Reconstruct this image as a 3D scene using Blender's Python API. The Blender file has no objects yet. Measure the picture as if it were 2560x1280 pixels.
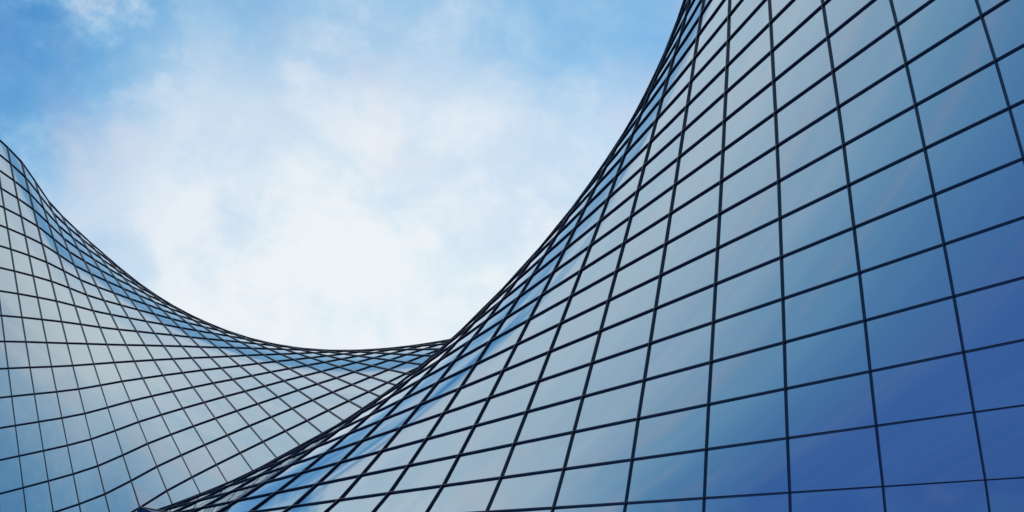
import bpy, math, random
from mathutils import Vector, Matrix

random.seed(7)
scene = bpy.context.scene
R = math.radians

R_O=[(30.321,27.908,0.222),(30.090,26.813,1.722),(29.814,25.729,3.222),(29.493,24.658,4.722),(29.128,23.601,6.222),(28.718,22.561,7.722),(28.265,21.538,9.222),(27.770,20.535,10.722),(27.233,19.554,12.222),(26.656,18.597,13.722),(26.039,17.664,15.222),(25.383,16.758,16.722),(24.690,15.880,18.222),(23.153,14.166,19.722),(21.785,12.879,21.222),(20.694,11.993,22.722),(19.671,11.232,24.222),(18.684,10.574,25.722),(17.696,9.962,27.222),(16.740,9.430,28.722),(15.807,8.954,30.222),(14.846,8.508,31.722),(13.901,8.116,33.222),(12.960,7.765,34.722),(12.046,7.454,36.222),(11.172,7.199,37.722),(10.253,6.958,39.222),(9.254,6.741,40.722),(8.231,6.532,42.222),(7.204,6.375,43.722),(6.171,6.245,45.222),(5.091,6.072,46.722),(3.967,5.864,48.222),(2.804,5.623,49.722),(1.605,5.355,51.222),(0.373,5.062,52.722),(-0.888,4.747,54.222),(-2.176,4.410,55.722)]
R_T=[(-2.6237,0.4950,0.0000),(-2.6007,0.6044,0.0000),(-2.5731,0.7128,0.0000),(-2.5410,0.8199,0.0000),(-2.5044,0.9256,0.0000),(-2.4635,1.0297,0.0000),(-2.4182,1.1319,0.0000),(-2.3687,1.2322,0.0000),(-2.3150,1.3303,0.0000),(-2.2572,1.4261,0.0000),(-2.1955,1.5194,0.0000),(-2.1300,1.6100,0.0000),(-2.0607,1.6978,0.0000),(-1.9059,1.8699,0.0000),(-1.7697,1.9992,-0.0000),(-1.6632,2.0887,0.0000),(-1.5627,2.1649,0.0000),(-1.4658,2.2316,0.0000),(-1.3693,2.2921,0.0000),(-1.2753,2.3457,0.0000),(-1.1837,2.3933,0.0000),(-1.0893,2.4377,0.0000),(-0.9964,2.4771,-0.0000),(-0.9048,2.5120,0.0000),(-0.8159,2.5423,0.0000),(-0.7309,2.5680,0.0000),(-0.6405,2.5920,0.0000),(-0.5425,2.6143,0.0000),(-0.4409,2.6333,0.0000),(-0.3381,2.6485,0.0000),(-0.2339,2.6597,0.0000),(-0.1282,2.6669,0.0000),(-0.0212,2.6699,0.0000),(0.0867,2.6686,0.0000),(0.1954,2.6628,0.0000),(0.3046,2.6526,0.0000),(0.4141,2.6377,0.0000),(0.5235,2.6182,0.0000)]
L_O=[(-54.193,72.349,58.358),(-53.386,73.706,59.218),(-52.557,75.100,60.025),(-51.705,76.533,60.775),(-50.826,78.005,61.464),(-49.917,79.518,62.085),(-48.976,81.074,62.633),(-47.996,82.678,63.098),(-46.974,84.333,63.470),(-45.921,86.111,63.728),(-44.832,88.251,63.732),(-43.662,90.384,63.617),(-42.443,92.073,63.676),(-41.202,93.585,63.802),(-39.924,95.022,63.915),(-38.616,96.363,64.036),(-37.266,97.667,64.116),(-35.910,98.897,64.228),(-34.542,100.078,64.349),(-33.140,101.204,64.450),(-31.720,102.294,64.544),(-30.317,103.429,64.638),(-28.886,104.514,64.720),(-27.431,105.524,64.806),(-25.970,106.452,64.929),(-24.517,107.313,65.103),(-23.096,108.148,65.338),(-21.705,108.964,65.628),(-20.343,109.766,65.970),(-19.010,110.558,66.361),(-17.706,111.344,66.797),(-16.431,112.127,67.279),(-15.185,112.909,67.805)]
L_T=[(1.4333,0.1896,-2.2447),(1.4579,0.1054,-2.2343),(1.4820,0.0169,-2.2209),(1.5053,-0.0758,-2.2039),(1.5276,-0.1728,-2.1830),(1.5486,-0.2744,-2.1577),(1.5680,-0.3808,-2.1273),(1.5855,-0.4923,-2.0912),(1.6006,-0.6095,-2.0483),(1.6134,-0.7409,-1.9942),(1.6233,-0.9096,-1.9148),(1.6252,-1.0769,-1.8243),(1.6212,-1.1997,-1.7497),(1.6138,-1.3042,-1.6804),(1.6035,-1.4008,-1.6111),(1.5907,-1.4898,-1.5424),(1.5754,-1.5748,-1.4721),(1.5584,-1.6525,-1.4034),(1.5396,-1.7256,-1.3345),(1.5191,-1.7942,-1.2657),(1.4970,-1.8589,-1.1967),(1.4727,-1.9221,-1.1251),(1.4465,-1.9820,-1.0527),(1.4194,-2.0375,-0.9812),(1.3921,-2.0878,-0.9123),(1.3653,-2.1322,-0.8477),(1.3396,-2.1712,-0.7875),(1.3149,-2.2056,-0.7315),(1.2913,-2.2361,-0.6791),(1.2686,-2.2632,-0.6303),(1.2471,-2.2873,-0.5848),(1.2267,-2.3086,-0.5424),(1.2075,-2.3276,-0.5032)]
CAM_AX=[[0.937959, 0.346746, 0.0], [-0.222574, 0.602071, 0.766793], [0.265882, -0.71922, 0.641895]]

# ---------------------------------------------------------------- camera
cam_data = bpy.data.cameras.new('camera')
cam = bpy.data.objects.new('camera', cam_data)
scene.collection.objects.link(cam)
W = Matrix(CAM_AX)                       # photo axes (right, down, forward) -> world
rx, dn, fw = W.col[0], W.col[1], W.col[2]
rot = Matrix((rx, -dn, -fw)).transposed()
cam.matrix_world = Matrix.Translation((0, 0, 1.6)) @ rot.to_4x4()
cam_data.sensor_width = 36.0
cam_data.lens = 36.0 * 2840.0 / 2560.0
cam_data.clip_start = 0.1
cam_data.clip_end = 5000.0
scene.camera = cam
scene.render.resolution_x = 1024
scene.render.resolution_y = 512

# ---------------------------------------------------------------- light
SKY_TINT, SKY_TINT_LOW = (0.34, 1.18, 1.62, 1), (0.70, 1.10, 1.86, 1)
SUN_EL, SUN_AZ = 34.0, 22.0              # azimuth clockwise from +Y
sd = Vector((math.cos(R(SUN_EL)) * math.sin(R(SUN_AZ)), math.cos(R(SUN_EL)) * math.cos(R(SUN_AZ)), math.sin(R(SUN_EL))))
sl = bpy.data.lights.new('sun', 'SUN'); sl.energy = 2.0; sl.angle = R(0.5); sl.color = (1.0, 0.95, 0.88)
so = bpy.data.objects.new('sun', sl); scene.collection.objects.link(so)
so.rotation_euler = sd.to_track_quat('Z', 'Y').to_euler()

scene.view_settings.view_transform = 'Standard'
scene.view_settings.look = 'None'
scene.view_settings.exposure = 0.0
scene.view_settings.gamma = 1.0

world = bpy.data.worlds.new('World'); scene.world = world
world.use_nodes = True
nt = world.node_tree; nt.nodes.clear()
def N(t, **kw):
    n = nt.nodes.new(t)
    for k, v in kw.items(): setattr(n, k, v)
    return n
def link(a, b): nt.links.new(a, b)
def math_n(op, a, b=None, c=None, clamp=False):
    n = N('ShaderNodeMath', operation=op); n.use_clamp = clamp
    for i, v in enumerate((a, b, c)):
        if v is None: continue
        if isinstance(v, (int, float)): n.inputs[i].default_value = v
        else: link(v, n.inputs[i])
    return n.outputs[0]
def maprange(v, a, b, lo=0.0, hi=1.0, smooth=True):
    n = N('ShaderNodeMapRange'); n.interpolation_type = 'SMOOTHSTEP' if smooth else 'LINEAR'
    link(v, n.inputs['Value'])
    n.inputs['From Min'].default_value = a; n.inputs['From Max'].default_value = b
    n.inputs['To Min'].default_value = lo; n.inputs['To Max'].default_value = hi
    return n.outputs['Result']
def direction(el, az):
    return (math.cos(R(el)) * math.sin(R(az)), math.cos(R(el)) * math.cos(R(az)), math.sin(R(el)))
tc = N('ShaderNodeTexCoord'); dirv = tc.outputs['Generated']
def ang(vec, el, az):                    # angle in degrees between the view direction and (el, az)
    d = N('ShaderNodeVectorMath', operation='DOT_PRODUCT')
    link(vec, d.inputs[0]); d.inputs[1].default_value = direction(el, az)
    a = math_n('ARCCOSINE', math_n('MINIMUM', d.outputs['Value'], 0.99999))
    return math_n('MULTIPLY', a, 57.29578)
def noise(scale, detail, rough, vec, off=(0, 0, 0), stretch=(1, 1, 1), rotz=0.0, dist=0.0):
    m = N('ShaderNodeMapping'); link(vec, m.inputs['Vector'])
    m.inputs['Location'].default_value = off; m.inputs['Scale'].default_value = stretch
    m.inputs['Rotation'].default_value = rotz if isinstance(rotz, tuple) else (0, 0, rotz)
    n = N('ShaderNodeTexNoise'); link(m.outputs[0], n.inputs['Vector'])
    n.inputs['Scale'].default_value = scale; n.inputs['Detail'].default_value = detail
    n.inputs['Roughness'].default_value = rough; n.inputs['Distortion'].default_value = dist
    return n.outputs['Fac']

sky = N('ShaderNodeTexSky', sky_type='NISHITA')
sky.sun_disc = False
sky.sun_elevation = R(SUN_EL); sky.sun_rotation = R(SUN_AZ)
sky.air_density = 1.0; sky.dust_density = 0.3; sky.ozone_density = 2.5
# look-up held well above the horizon; made-up deep blue below, for the glass reflections
sep = N('ShaderNodeSeparateXYZ'); link(dirv, sep.inputs[0])
comb = N('ShaderNodeCombineXYZ'); link(sep.outputs[0], comb.inputs[0]); link(sep.outputs[1], comb.inputs[1])
link(math_n('MAXIMUM', sep.outputs[2], 0.75), comb.inputs[2])
nrm = N('ShaderNodeVectorMath', operation='NORMALIZE'); link(comb.outputs[0], nrm.inputs[0])
link(nrm.outputs[0], sky.inputs['Vector'])

big = noise(2.3, 5, 0.5, dirv, (1.3, 4.1, 0.7), dist=0.2)
mid = noise(10.0, 11, 0.58, dirv, (5.2, 0.4, 2.2), (1, 1.2, 1), dist=0.15)
wisp = noise(2.2, 5, 0.55, dirv, (0.2, 3.3, 7.7), (1, 4, 1.6), (0.5, 0.3, 0.9), dist=0.3)
fine = noise(34.0, 8, 0.6, dirv, (2.2, 8.4, 1.2), dist=0.1)
wob = math_n('ADD', math_n('MULTIPLY', math_n('SUBTRACT', fine, 0.5), 7.0), math_n('MULTIPLY', math_n('SUBTRACT', mid, 0.5), 22.0))
wob = math_n('ADD', wob, math_n('MULTIPLY', math_n('SUBTRACT', big, 0.5), 11.0))
wob2 = math_n('ADD', math_n('MULTIPLY', math_n('SUBTRACT', wisp, 0.5), 11.0), math_n('MULTIPLY', math_n('SUBTRACT', mid, 0.5), 3.5))
c1 = maprange(math_n('ADD', ang(dirv, 31.5, -4.5), wob), 26.5, 4.5)
c2 = maprange(math_n('ADD', ang(dirv, 66.0, -80.0), wob2), 84.0, 14.0)
gap = None                               # the strip of clear sky above the cloud bank
for el_, az_ in ((50.0, -22.0), (55.0, -6.0), (58.0, 10.0)):
    a_ = ang(dirv, el_, az_); gap = a_ if gap is None else math_n('SMOOTH_MIN', gap, a_, 4.0)
hole = maprange(math_n('ADD', gap, math_n('MULTIPLY', wob, 0.55)), 6.0, 12.0, 0.46)
hole = math_n('MULTIPLY', hole, maprange(math_n('ADD', ang(dirv, 36.0, -34.5), math_n('MULTIPLY', wob, 1.0)), 2.5, 10.5))
c2 = math_n('MULTIPLY', math_n('MULTIPLY', c2, 0.92), hole)
veil = maprange(mid, 0.36, 0.70, 0.05, 0.12)
inv = math_n('MULTIPLY', math_n('SUBTRACT', 1.0, c1), math_n('SUBTRACT', 1.0, c2))
veil = math_n('MULTIPLY', veil, maprange(sep.outputs[2], 0.10, 0.5, 0.7, 1.0))
inv = math_n('MULTIPLY', inv, math_n('SUBTRACT', 1.0, veil))
inv = math_n('MULTIPLY', inv, math_n('SUBTRACT', 1.0, math_n('MULTIPLY', maprange(fine, 0.35, 0.75, 0.0, 0.12), maprange(sep.outputs[2], 0.3, 0.5))))
cloud = math_n('SUBTRACT', 1.0, inv, clamp=True)

tint = N('ShaderNodeMix', data_type='RGBA', blend_type='MULTIPLY'); tint.inputs['Factor'].default_value = 1.0
link(sky.outputs[0], tint.inputs[6]); tc2 = N('ShaderNodeMix', data_type='RGBA'); link(maprange(sep.outputs[2], -0.2, 0.45), tc2.inputs['Factor'])
tc2.inputs[6].default_value = SKY_TINT_LOW; tc2.inputs[7].default_value = SKY_TINT
link(tc2.outputs[2], tint.inputs[7])
ccol = N('ShaderNodeMix', data_type='RGBA'); link(maprange(cloud, 0.30, 0.97), ccol.inputs['Factor'])
ccol.inputs[6].default_value = (4.0, 7.3, 9.2, 1); ccol.inputs[7].default_value = (8.5, 9.0, 9.4, 1)
cool = N('ShaderNodeMix', data_type='RGBA'); link(maprange(mid, 0.43, 0.62, 0.0, 0.85), cool.inputs['Factor'])
link(ccol.outputs[2], cool.inputs[6]); cool.inputs[7].default_value = (7.0, 8.3, 9.2, 1)
cmin = N('ShaderNodeMix', data_type='RGBA'); link(maprange(cloud, 0.55, 0.9), cmin.inputs['Factor'])
link(ccol.outputs[2], cmin.inputs[6]); link(cool.outputs[2], cmin.inputs[7])
warm = N('ShaderNodeMix', data_type='RGBA'); link(maprange(noise(7.0, 6, 0.5, dirv, (9.1, 2.0, 3.3)), 0.5, 0.72, 0.0, 0.75), warm.inputs['Factor'])
link(cmin.outputs[2], warm.inputs[6]); warm.inputs[7].default_value = (8.75, 8.62, 8.85, 1)
c3 = math_n('MULTIPLY', maprange(math_n('ADD', ang(dirv, 76.0, -135.0), math_n('MULTIPLY', wob2, 2.2)), 27.0, 12.0), 0.85)
warm2 = N('ShaderNodeMix', data_type='RGBA'); link(c3, warm2.inputs['Factor'])
link(warm.outputs[2], warm2.inputs[6]); warm2.inputs[7].default_value = (10.2, 10.1, 9.7, 1)
mix = N('ShaderNodeMix', data_type='RGBA'); link(cloud, mix.inputs['Factor'])
link(tint.outputs[2], mix.inputs[6]); link(warm2.outputs[2], mix.inputs[7])
bg = N('ShaderNodeBackground'); link(mix.outputs[2], bg.inputs['Color']); bg.inputs['Strength'].default_value = 0.1
out = N('ShaderNodeOutputWorld'); link(bg.outputs[0], out.inputs['Surface'])

# ---------------------------------------------------------------- materials
def new_mat(name):
    m = bpy.data.materials.new(name); m.use_nodes = True
    return m, m.node_tree, m.node_tree.nodes['Principled BSDF']
def glass_material():
    m, t, b = new_mat('coated_mirror_glass')
    b.inputs['Metallic'].default_value = 1.0
    b.inputs['Roughness'].default_value = 0.035
    tcn = t.nodes.new('ShaderNodeTexCoord')
    n = t.nodes.new('ShaderNodeTexNoise'); n.inputs['Scale'].default_value = 0.25; n.inputs['Detail'].default_value = 5
    t.links.new(tcn.outputs['Object'], n.inputs['Vector'])
    mx = t.nodes.new('ShaderNodeMix'); mx.data_type = 'RGBA'
    mx.inputs[6].default_value = (0.455, 0.56, 0.63, 1); mx.inputs[7].default_value = (0.49, 0.585, 0.645, 1)
    t.links.new(n.outputs['Fac'], mx.inputs['Factor']); t.links.new(mx.outputs[2], b.inputs['Base Color'])
    return m
def metal_material():
    m, t, b = new_mat('dark_navy_aluminium')
    b.inputs['Metallic'].default_value = 0.0
    b.inputs['Roughness'].default_value = 0.24
    b.inputs['Specular IOR Level'].default_value = 0.5
    tcn = t.nodes.new('ShaderNodeTexCoord')
    n = t.nodes.new('ShaderNodeTexNoise'); n.inputs['Scale'].default_value = 1.3; n.inputs['Detail'].default_value = 6
    t.links.new(tcn.outputs['Object'], n.inputs['Vector'])
    r = t.nodes.new('ShaderNodeValToRGB')
    r.color_ramp.elements[0].color = (0.003, 0.010, 0.024, 1); r.color_ramp.elements[1].color = (0.006, 0.017, 0.038, 1)
    t.links.new(n.outputs['Fac'], r.inputs['Fac']); t.links.new(r.outputs[0], b.inputs['Base Color'])
    return m
def wall_material():
    m, t, b = new_mat('dark_inner_wall')
    b.inputs['Roughness'].default_value = 0.8
    n = t.nodes.new('ShaderNodeTexNoise'); n.inputs['Scale'].default_value = 2.0
    r = t.nodes.new('ShaderNodeValToRGB')
    r.color_ramp.elements[0].color = (0.012, 0.016, 0.022, 1); r.color_ramp.elements[1].color = (0.022, 0.027, 0.034, 1)
    t.links.new(n.outputs['Fac'], r.inputs['Fac']); t.links.new(r.outputs[0], b.inputs['Base Color'])
    return m
GLASS, METAL, WALL = glass_material(), metal_material(), wall_material()

# ---------------------------------------------------------------- helpers
def mesh_obj(name, verts, faces, mat, parent, smooth_normals=None):
    me = bpy.data.meshes.new(name)
    me.from_pydata([tuple(v) for v in verts], [], faces); me.update()
    me.materials.append(mat)
    if smooth_normals:
        me.polygons.foreach_set('use_smooth', [True] * len(me.polygons))
        me.normals_split_custom_set([tuple(smooth_normals[v]) if smooth_normals[v] is not None else tuple(p.normal)
                                     for p in me.polygons for v in p.vertices])
    o = bpy.data.objects.new(name, me); scene.collection.objects.link(o)
    if parent is not None: o.parent = parent
    return o

class Facade:
    """A twisted curtain wall: every storey line is straight, each turned a little against the one below."""
    def __init__(self, O, T, j0, nj, flip):
        self.O = [Vector(o) for o in O]; self.T = [Vector(t) for t in T]
        self.nk = len(O); self.j0 = j0; self.nj = nj; self.flip = flip
        self.G = [[self.O[k] + self.T[k] * (j0 + j) for j in range(nj)] for k in range(self.nk)]
        self.NN = [[self.normal(k, j) for j in range(nj)] for k in range(self.nk)]
    def normal(self, k, j):
        a, b = max(k - 1, 0), min(k + 1, self.nk - 1)
        u = self.T[k]; v = self.G[b][j] - self.G[a][j]
        n = u.cross(v).normalized()
        return -n if self.flip else n
    def pane(self, k, j, V, F, NR, th=0.03, nu=3, nv=3):
        g, n = self.G, self.NN
        base = len(V)
        P = [[(g[k][j] * (1-s) + g[k][j+1] * s) * (1-t) + (g[k+1][j] * (1-s) + g[k+1][j+1] * s) * t
              for s in [a / nu for a in range(nu + 1)]] for t in [a / nv for a in range(nv + 1)]]
        Q = [[((n[k][j] * (1-s) + n[k][j+1] * s) * (1-t) + (n[k+1][j] * (1-s) + n[k+1][j+1] * s) * t).normalized()
              for s in [a / nu for a in range(nu + 1)]] for t in [a / nv for a in range(nv + 1)]]
        idx = lambda a, b: base + a * (nu + 1) + b
        for a in range(nv + 1):
            for b in range(nu + 1): V.append(P[a][b]); NR.append(Q[a][b])
        for a in range(nv):
            for b in range(nu):
                f = (idx(a, b), idx(a, b+1), idx(a+1, b+1), idx(a+1, b))
                F.append(f[::-1] if self.flip else f)
        # rim and back of the slab, with their own vertices
        ring = [(0, b) for b in range(nu)] + [(a, nu) for a in range(nv)] + [(nv, nu - b) for b in range(nu)] + [(nv - a, 0) for a in range(nv)]
        r0 = len(V)
        for a, b in ring: V.append(P[a][b]); NR.append(None)
        for a, b in ring: V.append(P[a][b] - Q[a][b] * th); NR.append(None)
        m = len(ring)
        for i in range(m):
            f = (r0 + i, r0 + m + i, r0 + m + (i + 1) % m, r0 + (i + 1) % m)
            F.append(f[::-1] if self.flip else f)
        f = tuple(r0 + m + i for i in range(m))
        F.append(f if self.flip else f[::-1])
    def bar(self, pts, nrm, w, out, back):
        """box section swept along pts; nrm = facade normal at each point"""
        V, F = [], []
        n = len(pts)
        for i in range(n):
            t = (pts[min(i+1, n-1)] - pts[max(i-1, 0)]).normalized()
            s = t.cross(nrm[i]).normalized() * (w / 2)
            # bars keep their width through the mitres
            o = nrm[i]
            ch = w * 0.12
            V += [pts[i] - s - o * back, pts[i] - s + o * (out - ch), pts[i] - s * 0.76 + o * out,
                  pts[i] + s * 0.76 + o * out, pts[i] + s + o * (out - ch), pts[i] + s - o * back]
        m = 6
        for i in range(n - 1):
            for q in range(m):
                a, b = i * m + q, i * m + (q + 1) % m
                F.append((a, b, b + m, a + m))
        F.append(tuple(range(m))[::-1]); F.append(tuple((n - 1) * m + q for q in range(m)))
        return V, F

def pixel(p):
    v = cam.matrix_world.inverted() @ p
    return (-2840 * v.x / v.z + 1280, 2840 * v.y / v.z + 640) if v.z < 0 else None

def build(name, label, group, fac, k_base, wm, wt, out):
    root = bpy.data.objects.new(name, None); scene.collection.objects.link(root)
    base = fac.G[0][fac.nj // 2].copy()
    root.location = base
    root['label'] = label; root['category'] = 'glass building'; root['group'] = group
    L = lambda vs: [v - base for v in vs]
    # panes, ranked by how large they show
    rank = []
    for k in range(fac.nk - 1):
        for j in range(fac.nj - 1):
            c = [pixel(p) for p in (fac.G[k][j], fac.G[k][j+1], fac.G[k+1][j+1], fac.G[k+1][j])]
            area = 0
            if all(c):
                c2 = [(min(max(x, 0), 2560), min(max(y, 0), 1280)) for x, y in c]
                area = sum(c2[i][0] * c2[(i+1) % 4][1] - c2[(i+1) % 4][0] * c2[i][1] for i in range(4)) / 2
                mid = (fac.G[k][j] + fac.G[k+1][j+1]) / 2
                if fac.NN[k][j].dot(Vector((0, 0, 1.6)) - mid) <= 0: area = 0
                area = abs(area)
            rank.append((area, k, j))
    rank.sort(key=lambda r: -r[0])
    rest = ([], [], [])
    for i, (a, k, j) in enumerate(rank):
        if i < 100 and a > 0:
            V, F, NR = [], [], []
            fac.pane(k, j, V, F, NR)
            mesh_obj('glass_pane', L(V), F, GLASS, root, NR)
        else: fac.pane(k, j, *rest, nu=2, nv=2)
    o = mesh_obj('glass_panes', L(rest[0]), rest[1], GLASS, root, rest[2]); o['kind'] = 'stuff'
    # storey transoms and rising mullions
    for k in range(fac.nk):
        V, F = fac.bar(fac.G[k], fac.NN[k], wt, out, 0.04)
        mesh_obj('transom', L(V), F, METAL, root)
    for j in range(fac.nj):
        V, F = fac.bar([fac.G[k][j] for k in range(fac.nk)], [fac.NN[k][j] for k in range(fac.nk)], wm, out + 0.004, 0.043)
        mesh_obj('mullion', L(V), F, METAL, root)
    # solid wall behind the glass
    V, F = [], []
    for off in (0.16, 0.40):
        for k in range(fac.nk):
            for j in range(fac.nj): V.append(fac.G[k][j] - fac.NN[k][j] * off)
    nk, nj = fac.nk, fac.nj; M = nk * nj
    for k in range(nk - 1):
        for j in range(nj - 1):
            q = (k*nj+j, k*nj+j+1, (k+1)*nj+j+1, (k+1)*nj+j)
            F.append(q); F.append(tuple(M + i for i in q[::-1]))
    rim = [j for j in range(nj)] + [k*nj+nj-1 for k in range(1, nk)] + [(nk-1)*nj+j for j in range(nj-2, -1, -1)] + [k*nj for k in range(nk-2, 0, -1)]
    for i in range(len(rim)):
        a, b = rim[i], rim[(i+1) % len(rim)]
        F.append((a, a + M, b + M, b))
    mesh_obj('inner_wall', L(V), F, WALL, root)
    return root

# right: storey lines run away from the camera to the left; nearest station first
fr = Facade(R_O, R_T, 0, 24, False)
mid = fr.G[18][6]
if fr.NN[18][6].dot(Vector((0, 0, 1.6)) - mid) < 0:
    fr = Facade(R_O, R_T, 0, 24, True)
build('twisted_tower', 'tall twisted glass tower on the right, its large panes dark blue towards the lower right',
      'twisted glass buildings', fr, 0, 0.041, 0.041, 0.075)
fl = Facade(L_O, L_T, 0, 22, False)
if fl.NN[9][10].dot(Vector((0, 0, 1.6)) - fl.G[9][10]) < 0:
    fl = Facade(L_O, L_T, 0, 22, True)
build('twisted_tower', 'swooping glass building on the left with smaller pale panes, dipping behind the tall tower',
      'twisted glass buildings', fl, 0, 0.060, 0.078, 0.085)

# small pyramid roof in front of the left building, its tip just inside the frame
ax = lambda px, py, z: Vector((0, 0, 1.6)) + W @ (Vector(((px - 1280) / 2840, (py - 640) / 2840, 1)) * z)
tip = ax(350, 1267.5, 48.0)
cw = lambda x, y, z: W @ Vector((x, y, z))
corners = [tip + cw(-1.03, 1.9, 0.5), tip + cw(1.3, 3.0, -1.6), tip + cw(4.4, 1.9, -0.2), tip + cw(2.0, 0.9, 1.9)]
pyr = bpy.data.objects.new('glass_pyramid', None); scene.collection.objects.link(pyr)
pb = tip + cw(1.5, 2.2, 0.3); pyr.location = pb
pyr['label'] = 'small dark blue glass pyramid tip at the bottom edge in front of the left building'
pyr['category'] = 'pyramid'
m, t, b = new_mat('dark_blue_glass')
b.inputs['Metallic'].default_value = 1.0; b.inputs['Roughness'].default_value = 0.08
nz = t.nodes.new('ShaderNodeTexNoise'); nz.inputs['Scale'].default_value = 1.5
rp = t.nodes.new('ShaderNodeValToRGB'); rp.color_ramp.elements[0].color = (0.03, 0.07, 0.14, 1); rp.color_ramp.elements[1].color = (0.05, 0.10, 0.18, 1)
t.links.new(nz.outputs['Fac'], rp.inputs['Fac']); t.links.new(rp.outputs[0], b.inputs['Base Color'])
for i in range(4):
    a, c = corners[i], corners[(i + 1) % 4]
    n = (a - tip).cross(c - tip).normalized() * 0.04
    if n.dot(pb - tip) < 0: n = -n
    mesh_obj('glass_pane', [v - pb for v in (tip, a, c, tip + n, a + n, c + n)],
             [(0, 1, 2), (5, 4, 3), (0, 3, 4, 1), (1, 4, 5, 2), (2, 5, 3, 0)], m, pyr)
    d = (a - tip).normalized(); s1 = d.cross(Vector((0.3, 0.2, 1))).normalized() * 0.035; s2 = d.cross(s1).normalized() * 0.035
    e = [tip - d * 0.02 + s1, tip - d * 0.02 + s2, tip - d * 0.02 - s1, tip - d * 0.02 - s2]
    g = [v + d * (a - tip).length for v in e]
    mesh_obj('ridge_bar', [v - pb for v in e + g], [(0, 1, 2, 3), (7, 6, 5, 4)] + [(k, k + 4, (k + 1) % 4 + 4, (k + 1) % 4) for k in range(4)], METAL, pyr)
dz = Vector((0, 0, -4.0))
mesh_obj('wall', [v - pb for v in corners] + [v + dz - pb for v in corners],
         [(0, 4, 5, 1), (1, 5, 6, 2), (2, 6, 7, 3), (3, 7, 4, 0), (4, 7, 6, 5), (0, 1, 2, 3)], WALL, pyr)
